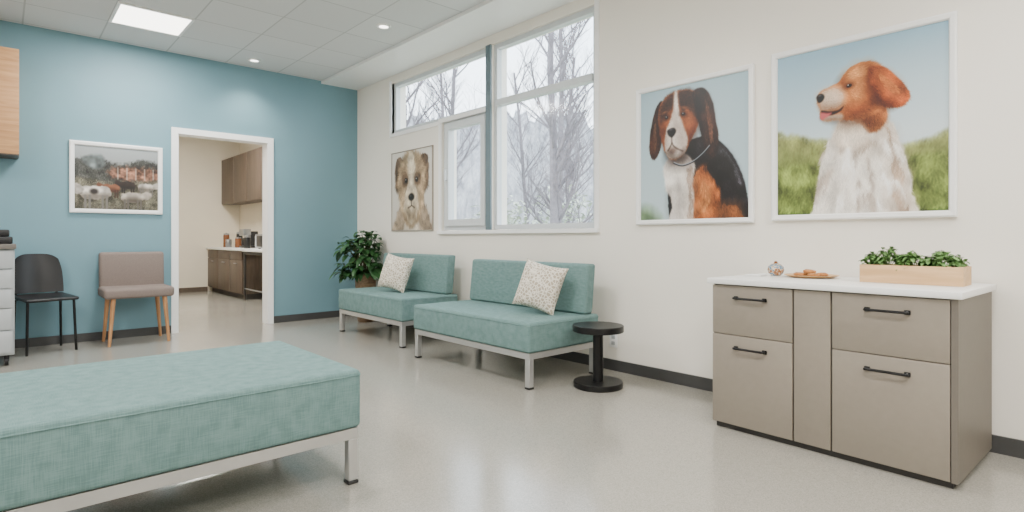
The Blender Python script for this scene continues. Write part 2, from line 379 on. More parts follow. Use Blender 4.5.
def radial(cx,cy):
    return lambda u,v: np.degrees(np.arctan2(v-cy,u-cx))
def tricolour_dog(asp):
    c=Canvas(340,384,asp)
    t=c.V[...,None]; c.C=np.array([148,176,188])*(1-t)+np.array([188,204,209])*t
    c.ell(.5,.35,.6,.45,(182,200,208),soft=1.2,alpha=.7)
    c.poly([(-.05,.93),(.05,.9),(.14,.94),(.2,1.02),(-.05,1.05)],(100,124,84),soft=.06,var=.3,alpha=.8)
    c.blur(2)
    # body
    c.poly([(.42,.44),(.66,.40),(.78,.47),(.88,.58),(.955,.72),(.985,.86),(.99,1.05),(.6,1.07),(.33,1.07),(.28,.75),(.32,.55)],(33,29,32),fur=.004,var=.25,hair=(70,.03,.4,.4,.4))
    c.poly([(.80,.51),(.88,.61),(.94,.74),(.91,.76),(.83,.63),(.76,.53)],(98,95,104),soft=.05,alpha=.45,var=.2,hair=(62,.03,.25,.25,.3,.4))
    c.poly([(.54,.66),(.64,.62),(.72,.68),(.755,.80),(.74,1.07),(.50,1.07),(.49,.82)],(152,90,50),fur=.012,soft=.03,hair=(82,.04,.6,.26,.4))
    c.poly([(.59,.74),(.65,.72),(.68,.82),(.64,.95),(.59,.93)],(196,132,82),fur=.02,soft=.06,alpha=.7,hair=(85,.04,.3,.2,.4,.4))
    c.poly([(.64,.62),(.80,.56),(.88,.68),(.87,.82),(.80,.82),(.70,.70)],(28,25,27),fur=.014,soft=.03,hair=(75,.04,.5,.45,.4))
    c.poly([(.76,.92),(.84,.90),(.93,.92),(.96,1.07),(.74,1.07)],(118,76,48),fur=.014,soft=.05,hair=(85,.035,.5,.25,.4))
    c.poly([(.26,.56),(.36,.50),(.46,.52),(.53,.60),(.51,.72),(.52,.85),(.50,1.07),(.30,1.07),(.32,.88),(.27,.76),(.245,.64)],(226,220,213),fur=.009,soft=.015,var=.05,hair=(88,.045,.6,.08,.5))
    c.poly([(.46,.62),(.53,.62),(.52,.8),(.53,1.07),(.46,1.07),(.48,.8)],(160,138,124),fur=.015,soft=.06,alpha=.55,hair=(88,.05,.3,.14,.4,.4))
    c.shade([(.27,.50),(.48,.50),(.53,.58),(.42,.61),(.30,.59)],(.56,.53,.53),.06)
    c.shade([(.38,.74),(.40,.74),(.41,1.05),(.38,1.05)],(.74,.72,.72),.05)
    c.shade([(.28,.80),(.31,.80),(.34,1.05),(.29,1.05)],(.78,.76,.76),.05)
    # far ear hangs straight
    c.poly([(.22,.09),(.165,.13),(.125,.22),(.10,.34),(.095,.45),(.12,.515),(.16,.52),(.20,.45),(.225,.34),(.235,.22)],(56,36,29),fur=.004,fs=(20,16),hair=(95,.025,.6,.35,.35))
    c.poly([(.135,.28),(.165,.26),(.165,.44),(.135,.46)],(106,72,54),soft=.05,alpha=.5,hair=(95,.025,.35,.22,.35,.45))
    # head, cheeks tan, dark cap
    c.poly([(.20,.14),(.26,.07),(.37,.04),(.49,.048),(.56,.10),(.585,.21),(.56,.32),(.505,.41),(.46,.49),(.39,.54),(.31,.54),(.255,.48),(.215,.37),(.19,.25)],(150,88,52),fur=.003,hair=(radial(.36,.2),.02,.7,.18,.35))
    c.poly([(.385,.045),(.49,.045),(.575,.11),(.60,.26),(.565,.29),(.525,.235),(.47,.185),(.41,.18),(.38,.10)],(58,38,31),soft=.03,alpha=.92,hair=(40,.02,.6,.32,.35,.5))
    c.poly([(.19,.20),(.22,.11),(.335,.045),(.335,.14),(.28,.19),(.22,.26)],(66,43,34),soft=.03,alpha=.88,hair=(150,.02,.5,.3,.35,.5))
    c.poly([(.40,.25),(.50,.25),(.545,.31),(.52,.38),(.47,.40),(.425,.32)],(172,104,62),soft=.05,alpha=.6,hair=(60,.02,.4,.16,.35,.4))
    c.shade([(.49,.34),(.57,.28),(.55,.40),(.47,.48)],(.58,.5,.48),.05)
    c.shade([(.18,.30),(.22,.30),(.26,.46),(.22,.42)],(.58,.53,.5),.05)
    # near ear, long, hanging
    c.poly([(.52,.07),(.59,.045),(.655,.08),(.70,.18),(.725,.30),(.745,.41),(.74,.51),(.70,.56),(.65,.54),(.62,.46),(.59,.35),(.555,.21)],(45,29,25),fur=.004,fs=(20,16),hair=(82,.028,.7,.42,.35))
    c.poly([(.63,.12),(.67,.2),(.70,.34),(.705,.46),(.67,.44),(.65,.30)],(112,76,58),soft=.06,alpha=.45,hair=(82,.028,.45,.25,.35,.45))
    c.line([(.552,.12),(.572,.24),(.60,.37),(.63,.48)],.008,(18,12,11),soft=.025,alpha=.7)
    # blaze and long muzzle
    c.poly([(.347,.05),(.37,.05),(.377,.15),(.395,.23),(.43,.31),(.465,.40),(.455,.485),(.40,.53),(.335,.54),(.28,.515),(.252,.43),(.265,.33),(.312,.24),(.34,.15)],(224,217,209),fur=.003,soft=.018,var=.03,hair=(radial(.33,.24),.016,.6,.07,.35))
    c.shade([(.39,.32),(.45,.38),(.46,.48),(.40,.52),(.39,.42)],(.74,.68,.66),.08)
    c.shade([(.245,.36),(.28,.36),(.29,.48),(.26,.46)],(.76,.71,.68),.05)
    c.shade([(.27,.50),(.36,.52),(.45,.49),(.43,.55),(.33,.565)],(.46,.42,.40),.045)
    c.shade([(.33,.20),(.36,.20),(.375,.30),(.33,.30)],(.82,.78,.76),.05)
    # flews and closed, serious mouth
    c.line([(.318,.375),(.32,.42),(.345,.452),(.385,.475),(.425,.492)],.003,(60,45,40),soft=.010)
    c.line([(.32,.42),(.30,.452),(.28,.475)],.003,(60,45,40),soft=.010)
    c.shade([(.28,.48),(.32,.455),(.37,.48),(.34,.515),(.30,.51)],(.62,.55,.53),.02)
    for k in range(10): c.ell(.382+.012*(k%4),.385+.014*(k//4),.0026,.0026,(110,92,84),soft=.6,alpha=.5)
    c.poly([(.272,.328),(.295,.311),(.34,.309),(.36,.333),(.345,.362),(.318,.378),(.287,.362)],(24,20,22),soft=.008,fur=0,var=0)
    c.ell(.308,.319,.018,.006,(116,112,118),soft=.9,alpha=.7); c.ell(.297,.346,.007,.007,(4,4,4),soft=.5); c.ell(.338,.346,.008,.007,(4,4,4),soft=.5)
    for x,y,w in ((.266,.222,.8),(.430,.216,1)):
        c.ell(x,y,.034*w,.021,(44,27,21),rot=.3 if w==1 else -.3,soft=.9,alpha=.85); c.ell(x,y,.017*w,.012,(12,9,9),soft=.4); c.ell(x,y+.003,.011*w,.007,(78,48,30),soft=.7,alpha=.8)
        c.ell(x,y,.006,.006,(5,4,4),soft=.4); c.ell(x-.004,y-.006,.003,.003,(215,220,228),soft=.6)
    c.ell(.244,.180,.020,.008,(156,100,62),rot=-.3,soft=1.0,alpha=.65); c.ell(.440,.170,.026,.009,(156,100,62),rot=.3,soft=1.0,alpha=.65)
    # chain collar
    c.line([(.34,.575),(.42,.60),(.52,.58),(.61,.53),(.67,.48)],.007,(30,32,38)); c.line([(.34,.57),(.42,.595),(.52,.575),(.61,.525),(.67,.475)],.0026,(182,188,194))
    return c
def golden_dog(asp):
    c=Canvas(380,412,asp)
    t=np.clip(c.V/.55,0,1)[...,None]; c.C=np.array([134,170,192])*(1-t)+np.array([202,214,219])*t
    c.ell(.1,.1,.4,.3,(164,192,208),soft=1.4,alpha=.6); c.ell(.85,.3,.35,.2,(196,210,216),soft=1.4,alpha=.6)
    # soft meadow
    c.poly([(-.1,.53),(.1,.51),(.25,.55),(.5,.6),(.75,.64),(.9,.62),(1.1,.60),(1.1,1.1),(-.1,1.1)],(142,148,92),soft=.03,fur=.01,fs=(30,25),var=.2,vs=(20,12),hair=(-92,.03,.25,.2,.5,.5))
    c.poly([(-.1,.70),(.2,.68),(.5,.78),(.8,.76),(1.1,.74),(1.1,1.1),(-.1,1.1)],(104,120,62),soft=.14,fur=.02,fs=(20,10),var=.25,vs=(20,8),alpha=.8)
    c.poly([(-.1,.90),(.5,.88),(1.1,.9),(1.1,1.1),(-.1,1.1)],(70,92,44),soft=.14,fur=.02,fs=(20,10),var=.3,vs=(20,8),alpha=.75)
    al=np.clip((c.V-.62)*6,0,1); c.hair(al,(116,130,68),-90,.05,.35,.34,.6,.5)
    c.blur(4)
    # body: white feathered coat
    c.poly([(.43,.42),(.52,.40),(.64,.42),(.70,.50),(.76,.62),(.80,.78),(.82,.92),(.83,1.07),(.27,1.07),(.268,.88),(.275,.76),(.315,.64),(.36,.54)],(226,220,212),fur=.010,fs=(50,40),soft=.010,var=.05,vs=(12,8),hair=(92,.045,.8,.09,.6))
    c.poly([(.66,.52),(.70,.56),(.75,.70),(.78,.86),(.80,1.07),(.71,1.07),(.72,.8)],(172,150,132),fur=.02,soft=.07,var=.06,alpha=.75,hair=(82,.05,.45,.12,.6,.45))
    c.poly([(.39,.56),(.50,.575),(.60,.57),(.62,.63),(.52,.65),(.41,.62)],(176,160,146),fur=.02,soft=.08,alpha=.65,hair=(95,.045,.35,.1,.6,.4))
    rs=np.random.RandomState(5)
    for k in range(30):   # feathered locks of the coat
        x=.31+.44*rs.rand(); y=.58+.38*rs.rand(); w=rs.uniform(.005,.012); h=rs.uniform(.07,.15); dx=(x-.53)*.25
        dark=k%2
        c.poly([(x-w,y),(x+w,y),(x+dx*.6+w*1.2,y+h*.5),(x+dx,y+h),(x+dx*.6-w,y+h*.5)],(184,171,160) if dark else (247,243,238),fur=.012,soft=.02,alpha=.5,hair=(92+dx*60,.045,.5,.06,.6,.5))
    # slim neck, head
    c.poly([(.46,.40),(.55,.38),(.65,.38),(.68,.44),(.66,.51),(.59,.53),(.52,.50),(.46,.46)],(166,102,58),fur=.008,soft=.025,hair=(84,.03,.8,.22,.45))
    c.poly([(.41,.44),(.49,.45),(.55,.50),(.56,.57),(.47,.61),(.38,.55)],(226,213,199),fur=.010,soft=.035,hair=(98,.035,.7,.09,.45))
    c.shade([(.39,.43),(.48,.445),(.60,.45),(.61,.50),(.50,.50),(.41,.475)],(.60,.53,.48),.05)
    c.poly([(.270,.290),(.284,.258),(.34,.238),(.40,.220),(.435,.178),(.475,.145),(.54,.130),(.605,.142),(.65,.18),(.675,.27),(.67,.38),(.62,.43),(.55,.45),(.47,.45),(.41,.437),(.34,.435),(.295,.424),(.285,.39),(.29,.365),(.273,.335)],(186,116,64),fur=.002,soft=.006,hair=(lambda u,v: np.degrees(np.arctan2(v-.23,u-.30)),.022,.8,.16,.3))
    c.poly([(.445,.185),(.50,.15),(.58,.15),(.56,.205),(.48,.22)],(222,158,102),soft=.06,alpha=.7,hair=(10,.02,.4,.12,.3,.45))
    c.poly([(.49,.24),(.56,.24),(.575,.31),(.51,.35),(.46,.31)],(204,138,86),soft=.07,alpha=.6,hair=(40,.02,.4,.14,.3,.45))
    c.shade([(.45,.38),(.55,.37),(.58,.43),(.47,.45)],(.68,.58,.52),.05)
    c.shade([(.395,.228),(.435,.19),(.455,.235),(.42,.268)],(.74,.66,.6),.04)
    c.shade([(.56,.17),(.60,.165),(.595,.30),(.62,.37),(.585,.38),(.56,.27)],(.60,.50,.44),.045)
    c.poly([(.275,.285),(.29,.262),(.35,.246),(.40,.258),(.43,.31),(.41,.36),(.33,.375),(.29,.36)],(220,198,178),soft=.035,fur=.003,hair=(20,.012,.6,.08,.35,.45))
    c.shade([(.30,.338),(.39,.348),(.43,.358),(.37,.385),(.30,.372)],(.72,.66,.62),.03)
    c.poly([(.30,.395),(.37,.41),(.42,.413),(.41,.44),(.34,.437),(.30,.425)],(204,186,168),soft=.015,hair=(20,.012,.4,.08,.35,.4))
    c.shade([(.30,.415),(.41,.423),(.45,.45),(.34,.448)],(.66,.6,.56),.025)
    for k in range(9): c.ell(.325+.016*(k%4),.310+.016*(k//4),.0026,.0026,(120,90,74),soft=.6,alpha=.5)
    # flat hanging ear
    c.poly([(.585,.175),(.635,.165),(.69,.20),(.745,.26),(.79,.325),(.805,.375),(.775,.41),(.72,.415),(.665,.395),(.62,.34),(.59,.26)],(152,78,38),fur=.004,fs=(24,20),soft=.008,hair=(48,.022,.9,.24,.35))
    c.poly([(.63,.20),(.69,.24),(.745,.315),(.73,.35),(.67,.30)],(198,122,68),soft=.06,alpha=.6,hair=(48,.022,.45,.18,.35,.5))
    c.shade([(.60,.28),(.65,.365),(.72,.40),(.70,.42),(.61,.37)],(.52,.44,.40),.035)
    c.line([(.587,.18),(.588,.26),(.62,.345),(.67,.40)],.005,(84,42,24),soft=.02,alpha=.7)
    # mouth, tongue, nose, eye
    c.poly([(.295,.374),(.35,.386),(.40,.384),(.432,.366),(.415,.392),(.365,.408),(.305,.403)],(44,24,23),soft=.006,fur=0,var=0)
    c.poly([(.292,.386),(.33,.393),(.358,.395),(.345,.409),(.32,.422),(.296,.430),(.286,.412)],(184,96,98),soft=.008,fur=0)
    c.poly([(.262,.290),(.276,.272),(.302,.273),(.314,.293),(.299,.318),(.275,.322)],(22,18,20),soft=.006,fur=0,var=0)
    c.ell(.284,.281,.011,.005,(124,120,126),soft=.9,alpha=.7); c.ell(.280,.303,.006,.005,(3,3,3),soft=.5)
    c.ell(.466,.250,.027,.017,(80,44,28),rot=-.25,soft=.9,alpha=.85); c.ell(.466,.252,.0145,.0105,(14,10,8),rot=-.25,soft=.35); c.ell(.465,.253,.009,.006,(88,50,26),soft=.7,alpha=.8); c.ell(.464,.252,.005,.005,(6,4,4),soft=.4); c.ell(.460,.247,.003,.003,(230,230,235),soft=.6)
    return c
def shaggy_dog(asp):
    c=Canvas(200,214,asp)
    t=c.V[...,None]; c.C=np.array([216,213,206])*(1-t)+np.array([204,199,190])*t
    c.poly([(.24,.66),(.5,.56),(.78,.64),(.94,.86),(.98,1.1),(.02,1.1),(.09,.86)],(158,142,124),fur=.02,var=.15,soft=.03,hair=(88,.10,.7,.2,.5))
    c.poly([(.40,.74),(.60,.74),(.68,1.1),(.34,1.1)],(212,202,188),fur=.02,soft=.05,hair=(90,.10,.6,.12,.5))
    c.poly([(.30,.12),(.20,.06),(.11,.10),(.08,.28),(.11,.45),(.20,.48),(.28,.32)],(110,92,76),fur=.012,hair=(105,.07,.8,.28,.45))
    c.poly([(.70,.12),(.80,.06),(.89,.10),(.92,.28),(.89,.45),(.80,.48),(.72,.32)],(110,92,76),fur=.012,hair=(75,.07,.8,.28,.45))
    c.poly([(.23,.20),(.35,.07),(.5,.04),(.65,.07),(.77,.20),(.81,.40),(.77,.62),(.68,.83),(.5,.94),(.32,.83),(.23,.62),(.19,.40)],(176,154,126),fur=.02,hair=(lambda u,v: np.degrees(np.arctan2((v-.25)*1.3,(u-.5)*.7)),.08,.9,.2,.4))
    c.poly([(.43,.10),(.57,.10),(.57,.36),(.64,.52),(.66,.74),(.5,.90),(.34,.74),(.36,.52),(.43,.36)],(214,200,178),fur=.02,soft=.06,alpha=.7,hair=(lambda u,v: np.degrees(np.arctan2((v-.3)*1.3,(u-.5)*.8)),.07,.8,.14,.4))
    c.poly([(.28,.30),(.38,.27),(.44,.34),(.40,.42),(.29,.42)],(112,92,76),soft=.06,alpha=.75,hair=(120,.05,.6,.2,.4))
    c.poly([(.72,.30),(.62,.27),(.56,.34),(.60,.42),(.71,.42)],(112,92,76),soft=.06,alpha=.75,hair=(60,.05,.6,.2,.4))
    c.shade([(.36,.72),(.5,.76),(.64,.72),(.60,.87),(.5,.93),(.40,.87)],(.68,.65,.62),.07)
    c.ell(.5,.585,.075,.048,(26,23,23),soft=.3); c.ell(.48,.57,.022,.010,(120,116,116),soft=.9,alpha=.7)
    c.line([(.5,.62),(.5,.69),(.42,.72)],.007,(60,48,42),soft=.010); c.line([(.5,.69),(.58,.72)],.007,(60,48,42),soft=.010)
    for x in (.37,.63): c.ell(x,.37,.036,.032,(20,15,13),soft=.35); c.ell(x-.01,.36,.008,.008,(225,225,225),soft=.6)
    return c
def farm_scene(asp):
    c=Canvas(190,165,asp)
    t=c.V[...,None]; c.C=np.array([160,166,168])*(1-t)+np.array([110,110,102])*t
    c.poly([(-.1,.30),(.2,.22),(.5,.28),(.8,.2),(1.1,.26),(1.1,.6),(-.1,.6)],(66,67,64),fur=.03,var=.4,soft=.04,hair=(-90,.04,.4,.35,.8))
    c.poly([(.08,.2),(.3,.12),(.34,.3),(.2,.36)],(108,116,116),soft=.02,var=.3)
    c.poly([(.45,.32),(1.05,.32),(1.05,.52),(.45,.5)],(124,92,76),soft=.03,fur=.03,var=.5,vs=(20,20))
    for i in range(5): c.line([(.5+.11*i,.32),(.5+.11*i,.5)],.008,(190,182,172),alpha=.6)
    c.poly([(-.1,.55),(.5,.58),(1.1,.54),(1.1,1.1),(-.1,1.1)],(100,97,84),fur=.02,var=.35,soft=.04,hair=(-80,.03,.4,.3,.8))
    def cow(x,y,s,col,h=1):
        c.poly([(x-.16*s,y-.08*s),(x,y-.11*s),(x+.15*s,y-.08*s),(x+.17*s,y+.06*s),(x,y+.11*s),(x-.16*s,y+.07*s)],col,fur=.012,var=.2)
        c.poly([(x-h*.14*s,y-.08*s),(x-h*.24*s,y-.14*s),(x-h*.30*s,y-.08*s),(x-h*.27*s,y+.01*s),(x-h*.16*s,y+.03*s)],col,fur=.008,var=.2)
        c.shade([(x-.16*s,y+.02*s),(x+.16*s,y+.02*s),(x+.15*s,y+.11*s),(x-.15*s,y+.11*s)],(.6,.58,.56),.03)
        for q in (-.12,-.07,.08,.13): c.line([(x+q*s,y+.05*s),(x+q*s,y+.24*s)],.014*s,tuple(.6*k for k in col))
    cow(.62,.60,.55,(56,46,42)); cow(.85,.62,.6,(176,170,162),-1); cow(.42,.66,.6,(122,84,64))
    cow(.24,.74,1.0,(196,190,182),1); cow(.68,.80,.8,(166,158,148),-1)
    c.ell(.22,.72,.05,.04,(52,46,44),soft=.4)
    return c

M_print,nt,b=new_mat('printed_photograph'); at=nt.nodes.new('ShaderNodeAttribute'); at.attribute_name='Col'
nt.links.new(at.outputs['Color'],b.inputs['Base Color']); b.inputs['Roughness'].default_value=.4
def srgb2lin(a):
    a=a/255.; return np.where(a<=.04045,a/12.92,((a+.055)/1.055)**2.4)
def print_mesh(cv,w,h,parent,y,label):
    nx,ny=cv.nx,cv.ny
    xs=(cv.U-.5)*w; zs=(.5-cv.V)*h
    vs=np.stack([xs,np.full_like(xs,0),zs],-1).reshape(-1,3).astype(np.float32)
    idx=np.arange(nx*ny).reshape(ny,nx)
    f=np.stack([idx[1:,:-1],idx[1:,1:],idx[:-1,1:],idx[:-1,:-1]],-1).reshape(-1,4).astype(np.int32)
    me=bpy.data.meshes.new('print'); nf=len(f)
    me.vertices.add(len(vs)); me.vertices.foreach_set('co',vs.ravel())
    me.loops.add(nf*4); me.loops.foreach_set('vertex_index',f.ravel())
    me.polygons.add(nf); me.polygons.foreach_set('loop_start',np.arange(nf,dtype=np.int32)*4)
    me.update(calc_edges=True); me.validate()
    ca=me.color_attributes.new('Col','FLOAT_COLOR','POINT')
    cc=np.clip(120+(cv.C-130)*1.12,4,250)
    col=np.concatenate([srgb2lin(cc),np.ones((ny,nx,1))],-1).reshape(-1).astype(np.float32)
    ca.data.foreach_set('color',col); me.materials.append(M_print)
    o=bpy.data.objects.new('print',me); o.parent=parent; o.location=(0,y,0); o['label']=label; COL.objects.link(o)

def framed(name,label,plabel,loc,rotz,w,h,bar,fn,fm=M_white,depth=.03):
    t=thing(name,label,'picture',loc,rotz=rotz)
    bm=bmesh.new()
    prof=[(0,0),(0,-depth*.85),(.25,-depth),(.8,-depth*.9),(1,-depth*.55),(1,0)]  # fraction of bar, depth
    corners=[(-1,-1),(1,-1),(1,1),(-1,1)]; rings=[]
    for sx,sz in corners:
        rings.append([bm.verts.new((sx*(w/2-bar*p),dp,sz*(h/2-bar*p))) for p,dp in prof])
    for i in range(4):
        a,b2=rings[i],rings[(i+1)%4]
        for k in range(len(prof)): bm.faces.new((a[k],b2[k],b2[(k+1)%len(prof)],a[(k+1)%len(prof)]))
    mk('frame',bm,fm,t)
    iw,ih=w-2*bar,h-2*bar
    box('backing',-iw/2-.002,iw/2+.002,-.008,-.001,-ih/2-.002,ih/2+.002,M_white,t)
    print_mesh(fn(ih/iw),iw,ih,t,-.0105,plabel)
R=-math.pi/2
M_tframe=mat('grey_brown_frame',(150,140,128),.5)
framed('picture_frame','white framed portrait of a seated tricolour dog','printed photograph of a brown, black and white dog on pale blue',(W-.001,2.145,1.662),R,.907,1.025,.035,tricolour_dog)
framed('picture_frame','white framed portrait of a golden and white dog in a meadow','printed photograph of a golden and white dog looking aside',(W-.001,1.109,1.68),R,.934,1.045,.035,golden_dog)
framed('picture_frame','small portrait of a shaggy tan dog beside the windows','printed photograph of a shaggy tan dog face',(W-.001,5.81,1.615),R,.90,.96,.010,shaggy_dog,fm=M_tframe,depth=.02)
framed('picture_frame','white framed farmyard photograph on the teal wall','printed photograph of cattle by a barn',(.917,D-.001,1.668),0,.805,.725,.042,farm_scene)

# ------------------------------------------------------------------ benches
def bench(x0,x1,y0,y1,back,label,top=.46,zb=.25,btop=.865,q=.045,rail=.042):
    cx,cy=(x0+x1)/2,(y0+y1)/2; a,b=(x1-x0)/2,(y1-y0)/2
    t=thing('upholstered_bench',label,'bench',(cx,cy,0))
    s_=box('seat',-a,a,-b,b,zb+.002,top,M_uph,t,bevel=.022,seg=5,label='sea green woven seat cushion')
    # welted seam just under the top edge
    hz=(top-zb-.002)/2
    bm=bmesh.new(); rr=.022; w=a+.0005; l=b+.0005; pts=[]
    for cx_,cy_,a0 in ((w-rr,l-rr,0),(-w+rr,l-rr,90),(-w+rr,-l+rr,180),(w-rr,-l+rr,270)):
        for k in range(5):
            an=math.radians(a0+k*22.5); pts.append((cx_+rr*math.cos(an),cy_+rr*math.sin(an),hz-.024))
    pts.append(pts[0]); sweep(bm,pts,.0032,6,False); mk('seam_piping',bm,M_uph,s_,smooth=True)
    bm=bmesh.new(); i=.012
    add_box(bm,-a+i,a-i,-b+i,-b+i+q,zb-rail,zb); add_box(bm,-a+i,a-i,b-i-q,b-i,zb-rail,zb)
    add_box(bm,-a+i,-a+i+q,-b+i+q,b-i-q,zb-rail,zb); add_box(bm,a-i-q,a-i,-b+i+q,b-i-q,zb-rail,zb)
    mk('frame',bm,M_metal,t,label='silver metal rail frame')
    for sx in (-1,1):
        for sy in (-1,1):
            x=sx*(a-i-q/2); y=sy*(b-i-q/2)
            l=box('leg',x-q/2,x+q/2,y-q/2,y+q/2,.015,zb-rail,M_metal,t,bevel=.003,seg=1,label='square silver metal leg')
            f=box('foot',-.024,.024,-.024,.024,-.0075,.0075,M_black,l,bevel=.003,seg=1,label='black plastic glide')
            f.location=(0,0,-(zb-rail-.015)/2-.0075)
    if back:
        hb=(btop-top-.002)/2
        bm=bmesh.new(); add_box(bm,-.05,.05,-b+.02,b-.02,-hb,hb,.022,5)
        for v in bm.verts: v.co.x+= .04*(v.co.z+hb)/(2*hb)   # slightly reclined
        mk('backrest',bm,M_uph,t,(a-.10,0,btop-hb),smooth=True,label='sea green woven backrest')
    return t
bench(-1.0,1.155,2.25,3.20,False,'long backless sea green bench with silver metal frame',top=.488,zb=.238,q=.042,rail=.045)
bench(2.70,3.45,2.83,4.31,True,'sea green bench with backrest under the window, one cushion on it',top=.465,btop=.85)
bench(2.83,3.50,4.72,6.08,True,'sea green bench with backrest beside the potted plant',top=.475,btop=.875)

def cushion(loc,rot,s,label):
    bm=bmesh.new(); n=28; T=.085
    def pt(u,v,sg):
        e=max(0,(1-u*u)*(1-v*v))**.42
        pin=1-.10*(1-u*u)*abs(v)**2 ; pin2=1-.10*(1-v*v)*abs(u)**2
        wr=.004*math.sin(9*u+4*v)*e
        return Vector((u*s/2*pin2,sg*T*e+wr,v*s/2*pin))
    g={}
    for sg in (-1,1):
        for i in range(n+1):
            for j in range(n+1):
                edge=i in(0,n) or j in(0,n)
                key=(i,j,0 if edge else sg)
                if key not in g: g[key]=bm.verts.new(pt(2*i/n-1,2*j/n-1,sg))
        for i in range(n):
            for j in range(n):
                k=lambda a,b: g[(a,b,0 if (a in(0,n) or b in(0,n)) else sg)]
                bm.faces.new((k(i,j),k(i+1,j),k(i+1,j+1),k(i,j+1)))
    o=mk('throw_pillow',bm,M_pillow,None,loc,True,rot=rot); o['label']=label; o['category']='pillow'; o['group']='patterned throw pillows'
cushion((3.13,3.16,.672),(math.radians(-18),math.radians(11),math.radians(-76)),.385,'cream and beige patterned pillow leaning on the nearer bench backrest')
cushion((3.15,5.37,.678),(math.radians(-17),math.radians(8),math.radians(-74)),.385,'cream and beige patterned pillow on the bench by the plant')

# ------------------------------------------------------------------ side table
t=thing('side_table','round black metal pedestal side table beside the bench','table',(3.15,2.595,0))
bm=bmesh.new(); lathe(bm,[(0,.39),(.176,.39),(.18,.394),(.18,.431),(.176,.435),(0,.435)],64); mk('table_top',bm,M_blackm,t,smooth=True)
bm=bmesh.new(); lathe(bm,[(0,.0405),(.036,.0405),(.036,.3895),(0,.3895)],32); mk('pole',bm,M_blackm,t,smooth=True)
bm=bmesh.new(); lathe(bm,[(0,0),(.170,0),(.173,.003),(.173,.037),(.170,.04),(0,.04)],64); mk('base',bm,M_blackm,t,smooth=True)

# ------------------------------------------------------------------ drawer cabinet
CX0,CX1,CY0,CY1=2.955,3.595,.522,1.62
t=thing('drawer_cabinet','taupe laminate drawer cabinet with black bar handles against the wall','cabinet',((CX0+CX1)/2,(CY0+CY1)/2,0),rotz=math.radians(-1.5))
ox,oy=(CX0+CX1)/2,(CY0+CY1)/2
def cb(name,x0,x1,y0,y1,z0,z1,m,par=t,bevel=0,label=None): return box(name,x0-ox,x1-ox,y0-oy,y1-oy,z0,z1,m,par,bevel,2,label)
cb('body',CX0+.022,CX1,CY0,CY1,.03,.795,M_taupe_in)
cb('toe_kick',CX0+.025,CX1-.01,CY0+.01,CY1-.015,0,.03,M_dark)
ztop=.790
def front(y0,y1,z0,z1,name,handle=True):
    o=cb(name,CX0,CX0+.02,y0,y1,z0,z1,M_taupe,bevel=.002)
    if handle:
        zc=(z1-z0)/2-.065
        bm=bmesh.new(); L=.09
        sweep(bm,[(-.012,-L+.012,0),(-.034,-L+.008,0),(-.036,-L+.02,0),(-.036,L-.02,0),(-.034,L-.008,0),(-.012,L-.012,0)],[.0065]*6,10)
        for s in(-1,1): add_box(bm,-.018,-.0105,s*(L-.012)-.012,s*(L-.012)+.012,-.010,.010,.002,1)
        mk('handle',bm,M_blackm,o,(0,0,zc),smooth=True,label='matte black bar handle')
g=.004
front(1.176+g,CY1-g,.52+g,ztop,'drawer'); front(1.176+g,CY1-g,.033,.52,'drawer')
front(.998+g,1.176-g,.033,ztop,'filler_panel',False)
front(CY0+.016,.998-g,.52+g,ztop,'drawer'); front(CY0+.016,.998-g,.033,.52,'drawer')
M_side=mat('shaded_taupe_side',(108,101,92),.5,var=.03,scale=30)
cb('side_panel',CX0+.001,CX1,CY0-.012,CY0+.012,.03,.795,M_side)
cb('worktop',CX0-.02,CX1+.01,CY0-.03,CY1+.02,.797,.827,M_counter,bevel=.004)
TZ=.828
# planter with succulents
t=thing('planter_box','pale wood trough planter full of loose leafy greenery','planter',(3.34,.765,TZ))
bm=bmesh.new(); a,b2,hh=.09,.21,.088
add_box(bm,-a,-a+.012,-b2,b2,0,hh); add_box(bm,a-.012,a,-b2,b2,0,hh); add_box(bm,-a+.012,a-.012,-b2,-b2+.012,0,hh); add_box(bm,-a+.012,a-.012,b2-.012,b2,0,hh); add_box(bm,-a+.012,a-.012,-b2+.012,b2-.012,0,.012)
M_trough=wood('pine',(198,156,108),(222,184,138),axis=1)
mk('trough',bm,M_trough,t)
box('soil',-a+.013,a-.013,-b2+.013,b2-.013,.012,hh-.012,M_soil,t)
def leaf(bm,base,dirv,ln,wd,curl=.3,n=4):
    d=Vector(dirv).normalized(); s=d.cross(Vector((0,0,1)))
    s=s.normalized() if s.length>1e-3 else Vector((1,0,0))
    up=s.cross(d).normalized(); base=Vector(base); prev=None
    for i in range(n+1):
        f=i/n; w=wd*math.sin(math.pi*min(1,f*.92+.06))**.8
        c=base+d*ln*f+Vector((0,0,-1))*curl*ln*f*f
        l=bm.verts.new(c-s*w+up*w*.3); m_=bm.verts.new(c); r=bm.verts.new(c+s*w+up*w*.3)
        if prev: bm.faces.new((prev[0],prev[1],m_,l)); bm.faces.new((prev[1],prev[2],r,m_))
        prev=(l,m_,r)
hs=[.055,.08,.045,.075,.05,.09,.055]
